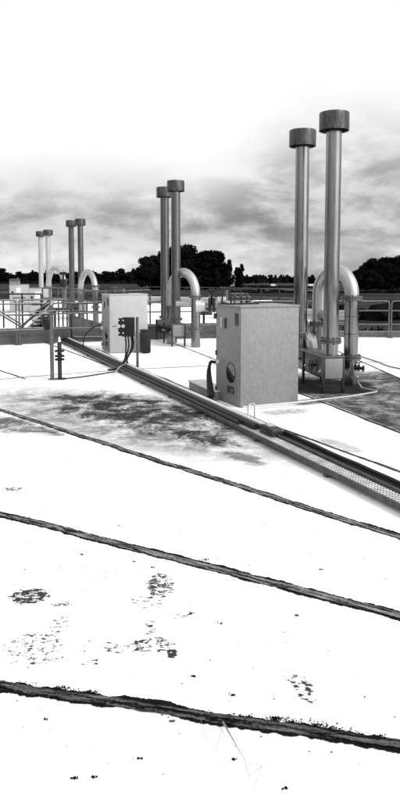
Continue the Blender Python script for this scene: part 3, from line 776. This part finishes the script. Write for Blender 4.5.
# stair
st = thing('steel_stair', 'slanted steel stair with paired handrails behind the left railing', 'stair', (0, 0, 0))
for nm, a, b, r, mt in (('handrail', (14, 335, 19.25), (50, 299, 19.25), .026, 'galv'), ('handrail', (19, 337, 18.85), (54, 301, 18.85), .026, 'galv_light'),
                        ('stringer', (24, 338, 18.9), (58, 309, 18.9), .03, 'steel_dark'), ('stringer', (14, 332, 19.6), (50, 303, 19.6), .03, 'steel_dark')):
    MB().cone(at(*a), at(*b), r, seg=10).build(nm, M[mt], st)
for k in range(9):
    c = at(20+k*4.2, 340-k*3.7, 19.3); MB().box(c, (.24, .8, .05), Matrix.Rotation(R(0), 4, 'Z'), .004).build('tread', M['steel_dark'], st)
for k in range(5):
    x = 14+k*6; MB().cone(at(x-4, 337, 18.95), at(x+5, 328, 18.95), .013, seg=6).build('slanted_bar', M['galv_light'], st)  # short pale slanted bars, low along the stair
for (a, b) in (((-14, 303, 19.4), (21, 324, 19.4)), ((-10, 308, 19.0), (21, 327, 19.0))):
    MB().cone(at(*a), at(*b), .024, seg=10).build('handrail', M['galv'], st)

MB().tube([at(28, 341, 19.5), at(44, 326, 19.5)], .10, 4).build('dark_backing', M['blackpaint'], st)  # black bar added behind the stringers as dark backing
for k in range(4):
    x = 24+k*9; MB().cone(at(x, 338-k*6.5, 18.85), at(x, 327-k*7.2, 18.85), .018, seg=6).build('stanchion', M['galv'], st)
MB().box((at(50, 320, 19.6).x+.15, 19.6, .86), (.9, .8, .06), None, .004).build('landing', M['steel_dark'], st)
for x in (42, 55): MB().cone(at(x, 333, 19.3), at(x, 309, 19.3), .03, seg=8).build('leg', M['steel_dark'], st)

# pipeline across the far roof, with its supports
pl = thing('gas_pipeline', 'long pale horizontal pipe on low supports across the second roof', 'pipeline')
a, b = at(104, 296, 27), at(216, 303, 24.5); a.z = b.z = .95
MB().cone(a, b, .14, seg=24).build('pipe', M['arch'], pl)
for f in (.1, .37, .63, .9):
    c = a.lerp(b, f); MB().box((c.x, c.y, .42), (.08, .2, .82)).build('support', M['steel_dark'], pl)
    flange(pl, c+Vector((.25, 0, 0)), .2, (b-a))
for i, (px, Y, lb) in enumerate(((205, 33, 'small dark pump on the second roof, right of the middle bent pipe'), (118, 34, 'small dark pump on the second roof, just above the second cabinet'), (222, 30, 'small dark pump on the second roof, left above the nearest cabinet'))):
    c = at(px, 300, Y); t = thing('roof_pump', lb, 'pump', (c.x, c.y, 0), .4*i, 'pumps on the second roof')
    MB().box((0, 0, .12), (.7, .4, .24), None, .03).build('skid', M['steel_dark'], t)
    MB().cone((-.3, 0, .45), (.25, 0, .45), .2, seg=20).build('motor', M['steel_dark'], t)
    MB().cone((.3, 0, .25), (.3, 0, 1.25), .07, seg=14).build('riser', M['galv'], t)
    MB().cone((.25, 0, .45), (.45, 0, .45), .26, seg=20).build('casing', M['galv'], t)

# ------------------------------------------------------------------ far scenery
def crown_mesh(seed, w, h, nblob, nleaf, leaf, squash=.8):
    rn = random.Random(seed); m = MB(); blobs = []
    for i in range(nblob):
        a = rn.uniform(0, 6.28); u = rn.random()**.6; zz = rn.uniform(.12, .93)
        env = math.sqrt(max(.05, 1-((zz-.5)/.55)**2))
        rr = rn.uniform(.16, .30)*w*.6
        blobs.append((Vector((math.cos(a)*u*w/2*env*.8, math.sin(a)*u*w/2*env*.8, zz*h-rr*.3)), rr))
    blobs.append((Vector((0, 0, h*.5)), w*.36))
    for c, rr in blobs:
        r = bmesh.ops.create_icosphere(m.bm, subdivisions=2, radius=rr*.86, matrix=Matrix.Translation(c) @ Matrix.Diagonal((1, 1, squash, 1)))
        for v in r['verts']: v.co += (v.co-c).normalized()*rn.uniform(-.16, .16)*rr
    tot = sum(rr*rr for c, rr in blobs)
    for c, rr in blobs:
        for k in range(int(nleaf*rr*rr/tot)):
            d = Vector((rn.gauss(0, 1), rn.gauss(0, 1), rn.gauss(0, 1)+.2)).normalized()
            p = c+Vector((d.x, d.y, d.z*squash))*rr*rn.uniform(.82, 1.14)
            u = Vector((rn.gauss(0, 1), rn.gauss(0, 1), rn.gauss(0, 1))).normalized(); v = u.orthogonal().normalized(); s = leaf*rn.uniform(.5, 1.2)
            m.poly([p+u*s, p+v*s*.7, p-u*s*.8, p-v*s*.6])
    return m
def trunk_mesh(seed, h, w):
    rn = random.Random(seed); m = MB()
    m.tube([(0, 0, -.3), (.1, 0, h*.25), (rn.uniform(-.3, .3), .2, h*.5), (rn.uniform(-.5, .5), 0, h*.75)], [w*.035, w*.028, w*.02, w*.008], 8)
    for k in range(5):
        a = k*1.3; z = h*(.25+.08*k); m.tube([(0, 0, z), (math.cos(a)*w*.18, math.sin(a)*w*.18, z+h*.12), (math.cos(a)*w*.33, math.sin(a)*w*.33, z+h*.2)], [w*.015, w*.01, w*.005], 6)
    return m
protos = {}
def proto(kind):
    if kind not in protos:
        sd, w, h, nb, nl, lf = kind
        cm = crown_mesh(sd, w, h, nb, nl, lf); me = bpy.data.meshes.new('crown'); cm.bm.to_mesh(me); cm.bm.free(); me.materials.append(M['leaf'])
        tm = trunk_mesh(sd, h, w); mt = bpy.data.meshes.new('trunk'); tm.bm.to_mesh(mt); tm.bm.free(); mt.materials.append(M['bark'])
        protos[kind] = (me, mt)
    return protos[kind]
BIG = [(11, 20, 22, 26, 5200, .75), (12, 22, 22, 30, 5600, .8), (13, 16, 22, 22, 4200, .7)]
SML = [(21, 11, 12, 12, 900, .8), (22, 13, 11, 14, 1000, .8), (23, 9, 13, 11, 800, .7)]
def tree(px, Y, s, kind, label, group, rz=0, sx=1):
    c = at(px, 300, Y); me, mt = proto(kind)
    t = thing('tree', label, 'tree', (c.x, Y, GZ), rz, group); t.scale = (s*sx, s*sx, s)
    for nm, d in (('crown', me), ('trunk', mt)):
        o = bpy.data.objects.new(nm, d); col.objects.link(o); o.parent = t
# Y 440: one px = .647 m ; ground at about y 289
def top2s(py, Y, h): return (at(200, py, Y).z-GZ)/h*(1.12 if h > 15 else 1.0)
clus = [(150, 259, 430, 0, 'low rounded tree at the left end of the big dark clump'), (163, 254, 445, 1, 'broad dark tree second from the left in the big clump, behind the paired stacks'), (180, 250.5, 440, 0, 'dark tree right behind the right stack of the middle pair'),
        (197, 250, 450, 1, 'tallest broad crown of the big dark clump, above the middle bent pipe'), (212, 254, 435, 0, 'dark tree at the right shoulder of the big clump'), (217, 270, 425, 2, 'low dark tree at the right foot of the big clump'),
        (227, 262, 440, 2, 'narrow dark tree standing just right of the big clump'), (239, 266, 450, 2, 'rightmost narrow tree beside the big clump, with gaps in its crown'), (172, 268, 420, 1, 'low tree filling the middle foot of the big clump'), (200, 270, 420, 1, 'low tree in front of the tallest crown of the big clump')]
for i, (px, py, Y, k, lb) in enumerate(clus):
    tree(px, Y, top2s(py, Y, 22), BIG[k], lb, 'trees of the dark clump in the fields', i*1.1, (1.12 if k < 2 else .62))
wood = [(358, 272, 440), (364, 268, 425), (371, 264.5, 430), (379, 262, 420), (388, 260, 430), (397, 259, 425), (407, 258, 430), (418, 259, 425), (430, 262, 430), (375, 272, 410), (392, 271, 408), (408, 271, 405)]
wl = ['leftmost low tree of the wood at the right edge', 'second tree from the left in the right hand wood', 'third tree from the left in the right hand wood', 'fourth tree from the left in the right hand wood', 'tree right above the corner post in the right hand wood', 'tallest tree of the right hand wood, at the picture edge', 'tree just beyond the right picture edge', 'second tree beyond the right picture edge', 'third tree beyond the right picture edge', 'low front tree at the left of the right hand wood', 'low front tree in the middle of the right hand wood', 'low front tree at the right of the right hand wood']
for i, (px, py, Y) in enumerate(wood):
    tree(px, Y, top2s(py, Y, 22), BIG[i % 2], wl[i], 'trees of the wood on the right', i*.9+.3, 1.12)
rn = random.Random(3)
far_l = []
x = -14
while x < 142:
    h = 276-{0: 3.0, 1: 4.5, 2: 5.5, 3: 3.5, 4: 6.2}[rn.randrange(5)]-(2 if 105 < x < 142 else 0)-(1.5 if x < 8 else 0)
    far_l.append((x, h)); x += rn.uniform(4.5, 7)
cardinal = cl+['twenty first', 'twenty second', 'twenty third', 'twenty fourth', 'twenty fifth', 'twenty sixth', 'twenty seventh', 'twenty eighth', 'twenty ninth', 'thirtieth', 'thirty first', 'thirty second', 'thirty third', 'thirty fourth', 'thirty fifth', 'thirty sixth', 'thirty seventh', 'thirty eighth', 'thirty ninth', 'fortieth']
for i, (x, py) in enumerate(far_l):
    Y = 900+rn.uniform(-40, 60)
    tree(x, Y, top2s(py, Y, 12), SML[i % 3], 'small tree in the horizon row at the left, %s from the left' % cardinal[i], 'trees in the horizon row on the left', i*.8, rn.uniform(.85, 1.25))
for i, (x, py, sx, lb) in enumerate(((256, 274.5, .7, 'tiny round tree on the horizon, left one above the nearest cabinet'), (270.5, 274, .7, 'tiny round tree on the horizon, middle one above the white van'), (283.5, 274.5, .75, 'tiny round tree on the horizon, right one beside the tall stack'), (312, 276, 1.4, 'flat distant tree between the two tallest stacks'), (248, 276.5, 1.6, 'low distant tree right of the clump'), (292, 277, 2, 'low distant tree behind the left tall stack'))):
    Y = 880; tree(x, Y, top2s(py, Y, 12), SML[i % 3], lb, 'small trees on the open horizon', i, sx)
# far hedges (one mass each, uncountable)
def hedge(x0, x1, Y, h, seed):
    rn = random.Random(seed); m = MB(); a = at(x0, 300, Y).x; b = at(x1, 300, Y).x; x = a
    while x < b:
        hh = h*rn.uniform(.5, 1.25); w = rn.uniform(2.5, 6)
        r = bmesh.ops.create_icosphere(m.bm, subdivisions=2, radius=1, matrix=Matrix.Translation((x, Y+rn.uniform(-3, 3), GZ+hh*.3)) @ Matrix.Diagonal((w, 3, hh*.8, 1)))
        for v in r['verts']: v.co += Vector((rn.gauss(0, .4), rn.gauss(0, .4), rn.gauss(0, .3)))
        x += w*1.1
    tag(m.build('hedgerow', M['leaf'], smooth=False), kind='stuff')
hedge(-60, 460, 1000, 5, 1); hedge(-60, 150, 850, 3, 2); hedge(235, 330, 500, 1.6, 3); hedge(235, 460, 330, 1.6, 4); hedge(300, 460, 120, 2.2, 6); hedge(-60, 460, 1500, 12, 7)
# bushes beyond the right hand parapet
m_ = MB(); rn = random.Random(9)
for k in range(90):
    px = rn.uniform(300, 470); Y = rn.uniform(36, 60); c = at(px, 300, Y); hh = rn.uniform(1.2, 2.6)
    r = bmesh.ops.create_icosphere(m_.bm, subdivisions=2, radius=1, matrix=Matrix.Translation((c.x, Y, GZ+hh*.4)) @ Matrix.Diagonal((1.5, 1.5, hh*.8, 1)))
    for v in r['verts']: v.co += Vector((rn.gauss(0, .18), rn.gauss(0, .18), rn.gauss(0, .18)))
    for q in range(70):
        d = Vector((rn.gauss(0, 1), rn.gauss(0, 1), abs(rn.gauss(0, 1)))).normalized(); p = Vector((c.x+d.x*1.6, Y+d.y*1.6, GZ+hh*.4+d.z*hh*.85))
        u = Vector((rn.gauss(0, 1), rn.gauss(0, 1), rn.gauss(0, 1))).normalized()*.16; v = u.orthogonal()*.7
        m_.poly([p+u, p+v, p-u, p-v])
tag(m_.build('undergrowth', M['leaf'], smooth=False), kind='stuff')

def van(px, Y, ln, label, flip=1):
    c = at(px, 290, Y); t = thing('white_van', label, 'van', (c.x, Y, GZ+.02), 0, 'white vans on the far road')
    m = MB(); hw = 1.0
    pr = [(-ln/2, .45), (ln/2-.1, .45), (ln/2, 1.0), (ln/2-.9, 1.35), (ln/2-1.6, 2.35), (-ln/2+.1, 2.5), (-ln/2, 2.3)]
    A = [m.bm.verts.new((x*flip, -hw, z)) for x, z in pr]; B = [m.bm.verts.new((x*flip, hw, z)) for x, z in pr]
    m.bm.faces.new(A); m.bm.faces.new(B[::-1])
    for k in range(len(pr)): m.bm.faces.new((A[k], A[(k+1) % 7], B[(k+1) % 7], B[k]))
    m.build('body', M['white'], t, smooth=False)
    for x in (-ln/2+1, ln/2-1.1):
        for y in (-hw-.02, hw+.02): MB().cone((x*flip, y-.1, .36), (x*flip, y+.1, .36), .36, seg=16).build('wheel', M['tyre'], t)
    MB().poly([(flip*(ln/2-1.5), -hw-.01, 1.5), (flip*(ln/2-.95), -hw-.01, 1.45), (flip*(ln/2-1.55), -hw-.01, 2.15), (flip*(ln/2-2.3), -hw-.01, 2.2)])
    m = MB(); m.box((flip*(ln/2-2.1), 0, 1.85), (.9, 2*hw+.02, .55)); m.build('cab_window', M['glass'], t)
van(274.2, 553, 5.6, 'white van on the far road, above the nearest cabinet')
van(309.5, 554, 6.0, 'white van on the far road, seen between the two tallest stacks', -1)
van(150, 556, 5, 'white van on the far road, hidden behind the second pair of stacks')
def house(px, Y, w, d, h, label, rz=0):
    c = at(px, 290, Y); t = thing('house', label, 'house', (c.x, Y, GZ), rz)
    MB().box((0, 0, h/2), (w, d, h)).build('wall', M['brick'], t)
    m = MB(); z = h+.01
    pts = [(-w/2-.4, -d/2-.4, z), (w/2+.4, -d/2-.4, z), (w/2+.4, d/2+.4, z), (-w/2-.4, d/2+.4, z), (-w/2-.4, 0, z+d*.4), (w/2+.4, 0, z+d*.4)]
    v = [m.bm.verts.new(p) for p in pts]
    for f in ((0, 1, 5, 4), (2, 3, 4, 5), (0, 4, 3), (1, 2, 5), (0, 3, 2, 1)): m.bm.faces.new([v[k] for k in f])
    rf = m.build('roof', M['tiles'], t, smooth=False)
    MB().box((w*.3, 0, z+d*.4+.3), (.9, .9, 1.6)).build('chimney', M['brick'], rf)
    for k in range(3): MB().box((-w*.3+k*w*.3, -d/2-.02, h*.55), (w*.1, .06, h*.3)).build('window', M['glass'], t)
house(15, 800, 11, 7, 3.6, 'pale distant farmhouse under the horizon trees at the left', .1)
house(226, 620, 18, 8, 3.0, 'long low distant shed right of the dark clump of trees', -.05)
house(60, 930, 9, 7, 3, 'small distant house behind the white stacks', .3)

# ------------------------------------------------------------------ light
w = bpy.data.worlds.new('World'); scn.world = w; w.use_nodes = True; nt = w.node_tree; L = nt.links.new
bg = nt.nodes['Background']
EL, SUNV = 41, Vector((.80, -.60, 0)).normalized()
sky = N(nt, 'ShaderNodeTexSky', sky_type='NISHITA'); sky.sun_disc = False; sky.sun_elevation = R(EL)
sky.sun_rotation = math.atan2(SUNV.x, SUNV.y); sky.air_density = 1.2; sky.dust_density = 4
bw = N(nt, 'ShaderNodeRGBToBW'); L(sky.outputs[0], bw.inputs[0])
tc = N(nt, 'ShaderNodeTexCoord').outputs['Generated']
sp = N(nt, 'ShaderNodeSeparateXYZ'); L(tc, sp.inputs[0]); z = sp.outputs[2]
zc = math2(nt, 'MAXIMUM', z, 0)
n1 = noise(nt, tc, 6.0, 8, .55, (1.1, 1.1, 2.9), .3)
n2 = noise(nt, tc, 17.0, 8, .62, (1, 1, 2.2), .2)
grad = N(nt, 'ShaderNodeValToRGB'); e = grad.color_ramp.elements
pts = [(0, .60), (.012, .68), (.032, .70), (.06, .52), (.085, .47), (.12, .66), (.17, .92), (.22, 1.08), (.5, 1.1)]
while len(e) < len(pts): e.new(.5)
for i, (p, v) in enumerate(pts): e[i].position = p; e[i].color = g4(v)
sx = N(nt, 'ShaderNodeSeparateXYZ'); L(tc, sx.inputs[0])
zc = math2(nt, 'MULTIPLY', zc, maprange(nt, sx.outputs[0], -.02, .16, 1.22, .80))
L(zc, grad.inputs[0])
cl_ = math2(nt, 'ADD', math2(nt, 'MULTIPLY', n1, .7), math2(nt, 'MULTIPLY', n2, .3))
cm = maprange(nt, cl_, .38, .62, -.24, .27, True)
amp = maprange(nt, zc, .10, .20, 1, .1)
val = math2(nt, 'ADD', grad.outputs[0], math2(nt, 'MULTIPLY', cm, amp))
val = math2(nt, 'MAXIMUM', val, .16)
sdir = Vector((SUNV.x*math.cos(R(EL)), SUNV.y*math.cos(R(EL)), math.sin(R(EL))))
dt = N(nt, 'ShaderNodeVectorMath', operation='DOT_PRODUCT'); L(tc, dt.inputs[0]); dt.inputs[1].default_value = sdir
glow = math2(nt, 'POWER', math2(nt, 'MAXIMUM', dt.outputs['Value'], 0), 5)  # extra glow added to the unseen sky around the sun, for contrast between faces
lft = maprange(nt, dt.outputs['Value'], -.7, .3, .35, 1)      # unseen sky away from the sun dimmed, to darken left sides
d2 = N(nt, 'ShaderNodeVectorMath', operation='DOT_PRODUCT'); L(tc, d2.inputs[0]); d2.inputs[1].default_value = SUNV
hg_ = math2(nt, 'POWER', math2(nt, 'MAXIMUM', d2.outputs['Value'], 0), 9)      # bright band added to the unseen sky, for the stripe on the stacks
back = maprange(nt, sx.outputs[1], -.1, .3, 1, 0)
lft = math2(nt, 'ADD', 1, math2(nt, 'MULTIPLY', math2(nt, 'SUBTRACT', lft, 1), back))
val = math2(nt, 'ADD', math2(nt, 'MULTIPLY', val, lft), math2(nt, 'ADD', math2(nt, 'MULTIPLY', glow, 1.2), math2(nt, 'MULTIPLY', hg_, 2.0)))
# ten times brighter, for a background strength of 0.1, blended with the daylight sky
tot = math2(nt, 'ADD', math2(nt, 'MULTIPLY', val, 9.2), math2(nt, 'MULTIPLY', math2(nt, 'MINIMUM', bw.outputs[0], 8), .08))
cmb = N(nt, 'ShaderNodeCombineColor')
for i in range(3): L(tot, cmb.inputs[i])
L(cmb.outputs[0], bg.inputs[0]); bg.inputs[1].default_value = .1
sd = bpy.data.lights.new('sun', 'SUN'); sd.energy = 1.5; sd.angle = R(12); sd.color = (1, 1, 1)
so = bpy.data.objects.new('sun', sd); col.objects.link(so)
sv = Vector((SUNV.x*math.cos(R(EL)), SUNV.y*math.cos(R(EL)), math.sin(R(EL))))
so.rotation_euler = sv.to_track_quat('Z', 'Y').to_euler(); so.location = (10, -10, 20)
vs = scn.view_settings; vs.view_transform = 'Standard'; vs.look = 'None'; vs.gamma = 1; vs.use_curve_mapping = False; vs.exposure = 0.0
